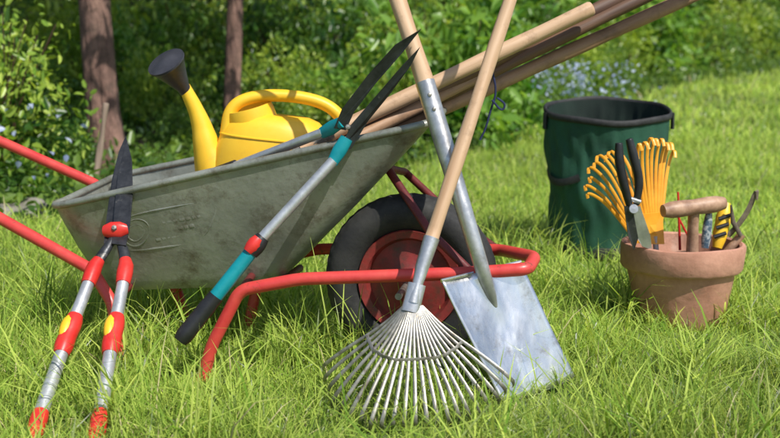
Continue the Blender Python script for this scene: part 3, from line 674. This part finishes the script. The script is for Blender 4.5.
hr=empty("hand_rake",P(640,246,2.96),"orange spring-tined hand rake upside down in the terracotta pot","hand rake")
tinefan(hr,P(641,240,2.96),[P(592,194,2.87),P(590,186,2.89),P(593,178,2.91),P(594,168,2.93),P(600,163,2.95),P(603,156,2.97),P(610,156,2.99),P(614,152,3.01),P(622,154,3.03)],Vector((-.9,-.3,-.05)),M['orange'],.0044,.028)
mk("tine_holder",plate([P(647,243,2.955),P(635,243,2.955),P(626,222,2.945),P(636,214,2.945)],.006),M['orange'],hr,smooth=False)
mk("shaft",sweep([P(640,236,2.96),P(655,262,2.97)],.008,seg=10),M['alu'],hr)
hr=empty("hand_rake",P(655,246,2.99),"orange hand rake with curled flat tines standing in pot","hand rake")
tinefan(hr,P(655,240,2.99),[P(632,152,2.93),P(638,144,2.95),P(643,142,2.97),P(649,138,2.99),P(654,139,3.0),P(660,139,3.01),P(665,143,3.03),P(669,143,3.04),P(673,151,3.06)],Vector((.35,-.85,-.1)),M['orange'],.0046,.026)
mk("tine_holder",plate([P(664,244,2.985),P(646,244,2.985),P(642,214,2.975),P(662,212,2.995)],.006),M['orange'],hr,smooth=False)
mk("shaft",sweep([P(655,236,2.99),P(657,262,2.99)],.008,seg=10),M['alu'],hr)
se=empty("secateurs",P(633,242,2.90),"steel secateurs with black grips standing blade-down in pot","secateurs")
mk("grip",sweep(chaikin([P(630,207,2.86),P(624,185,2.855),P(619,162,2.855),P(619,143,2.855)],3),[.008,.012,.013,.009],seg=12),M['black'],se)
mk("grip",sweep(chaikin([P(636,205,2.87),P(640,182,2.87),P(634,158,2.87),P(629,139,2.87)],3),[.008,.012,.013,.009],seg=12),M['black'],se)
mk("pivot",revolve([(0,.012),(.012,.011),(.014,0),(0,-.008)],frame(P(633,209,2.855),(0,-1,.2)),16),M['socket'],se)
mk("spring",sweep([P(627,198,2.86),P(640,202,2.865)],.007,seg=10),M['socket'],se)
mk("blade",plate([P(624,210,2.865),P(640,206,2.865),P(650,235,2.875),P(652,250,2.88),P(642,246,2.88),P(632,230,2.87)],.005),M['socket'],se,smooth=False)
mk("hook_blade",plate([P(624,206,2.855),P(632,206,2.855),P(638,238,2.865),P(634,250,2.87),P(628,236,2.86)],.005),M['blade'],se,smooth=False)
di=empty("dibber",P(693,245,2.95),"wooden T-handled dibber standing in the terracotta pot","dibber")
tc_=P(663,211,2.90);td_=P(724,203,2.95); 
M['woodh']=noisy("turned_brown_wood",(0.26,0.14,0.085),(0.50,0.31,0.20),30,0.5,0,0.2,90)
mk("t_handle",sweep(lin(tc_,td_,9),[.017,.0225,.0235,.0225,.021,.0225,.0235,.0225,.017],seg=20),M['woodh'],di)
mk("dibber_shaft",sweep([P(694,208,2.93),P(693,225,2.94),P(692,262,2.95)],[.016,.015,.018],seg=16),M['woodh'],di)
rt=empty("plant_label_spike",P(681,245,3.03),"thin red plastic spike standing in the pot","garden stake")
mk("spike",sweep([P(680,250,3.03),P(678,192,3.03)],[.004,.006,.003],seg=8),M['redp'],rt)
mk("crossbar",sweep([P(672,205,3.03),P(688,236,3.03)],.003,seg=6),M['redp'],rt)
yt=empty("hand_trowel",P(722,243,2.98),"yellow and black handled hand trowel stuck in pot","trowel")
mk("handle",sweep(lin(P(717,248,2.97),P(727,203,3.0),7),[.013,.018,.021,.020,.022,.018,.010],seg=16),M['yellow'],yt)
for k in range(3): mk("grip_band",sweep([P(714+k*2.4,237-k*9,2.958+k*.006),P(726+k*2.4,233-k*9,2.958+k*.006)],.0055,seg=8),M['black'],yt)
bt=empty("pruning_saw",P(706,243,2.94),"folding saw with blue and grey patterned grip in pot","pruning saw")
M['bluegrey']=noisy("blue_grey_grip",(0.05,0.09,0.13),(0.35,0.38,0.38),60,0.5,0,0.2,90,lo=.45,hi=.55)
mk("grip",sweep(lin(P(705,248,2.94),P(709,213,2.95),5),[.010,.014,.013,.009],seg=12),M['bluegrey'],bt)
mk("saw_blade",sweep([P(709,214,2.95),P(711,206,2.952)],[.005,.003],seg=8),M['socket'],bt)
sk=empty("sickle",P(731,240,2.97),"small sickle with curved dark rusty blade sticking out of pot","sickle")
M['rust']=noisy("rusty_steel",(0.09,0.07,0.055),(0.28,0.22,0.16),30,0.6,0.4,0.4,90)
mk("sickle_blade",sweep(chaikin([P(728,236,2.97),P(741,222,2.965),P(750,207,2.96),P(754,196,2.955),P(757,189,2.95),P(757,200,2.95)],3),[.009,.0085,.008,.006,.002],.002,seg=8,ref=(1,0,.6)),M['rust'],sk)
mk("sickle_spur",sweep([P(741,236,2.96),P(733,222,2.96),P(731,205,2.955)],[.006,.007,.003],.003,seg=8),M['rust'],sk)
mk("handle",sweep([P(742,234,2.975),P(722,258,2.98)],.012,seg=12),M['woodh'],sk)
# ================= light / camera
sd_=Vector((.42,-.50,.85)).normalized()
el=math.asin(sd_.z); rotz=math.atan2(sd_.x,sd_.y)
w=bpy.data.worlds.new("World"); S.world=w; w.use_nodes=True; nt=w.node_tree
sky=nt.nodes.new("ShaderNodeTexSky"); sky.sky_type='NISHITA'; sky.sun_disc=False; sky.sun_elevation=el; sky.sun_rotation=rotz
nt.links.new(sky.outputs[0],nt.nodes["Background"].inputs[0]); nt.nodes["Background"].inputs[1].default_value=0.13
ld=bpy.data.lights.new("sun",'SUN'); ld.energy=5.0; ld.angle=math.radians(.5); ld.color=(1,.965,.90)
lo_=bpy.data.objects.new("sun",ld); S.collection.objects.link(lo_); lo_.rotation_euler=sd_.to_track_quat('Z','Y').to_euler(); lo_.location=(3,-3,6)
cd=bpy.data.cameras.new("camera"); co_=bpy.data.objects.new("camera",cd); S.collection.objects.link(co_)
co_.location=(0,0,H); co_.rotation_euler=(math.pi/2-PITCH,0,0); cd.sensor_width=36; cd.lens=36*F/780; cd.clip_start=.05; cd.clip_end=500
cd.dof.use_dof=True; cd.dof.focus_distance=2.5; cd.dof.aperture_fstop=4.2
S.camera=co_
S.view_settings.view_transform='Standard'; S.view_settings.look='None'; S.view_settings.exposure=0
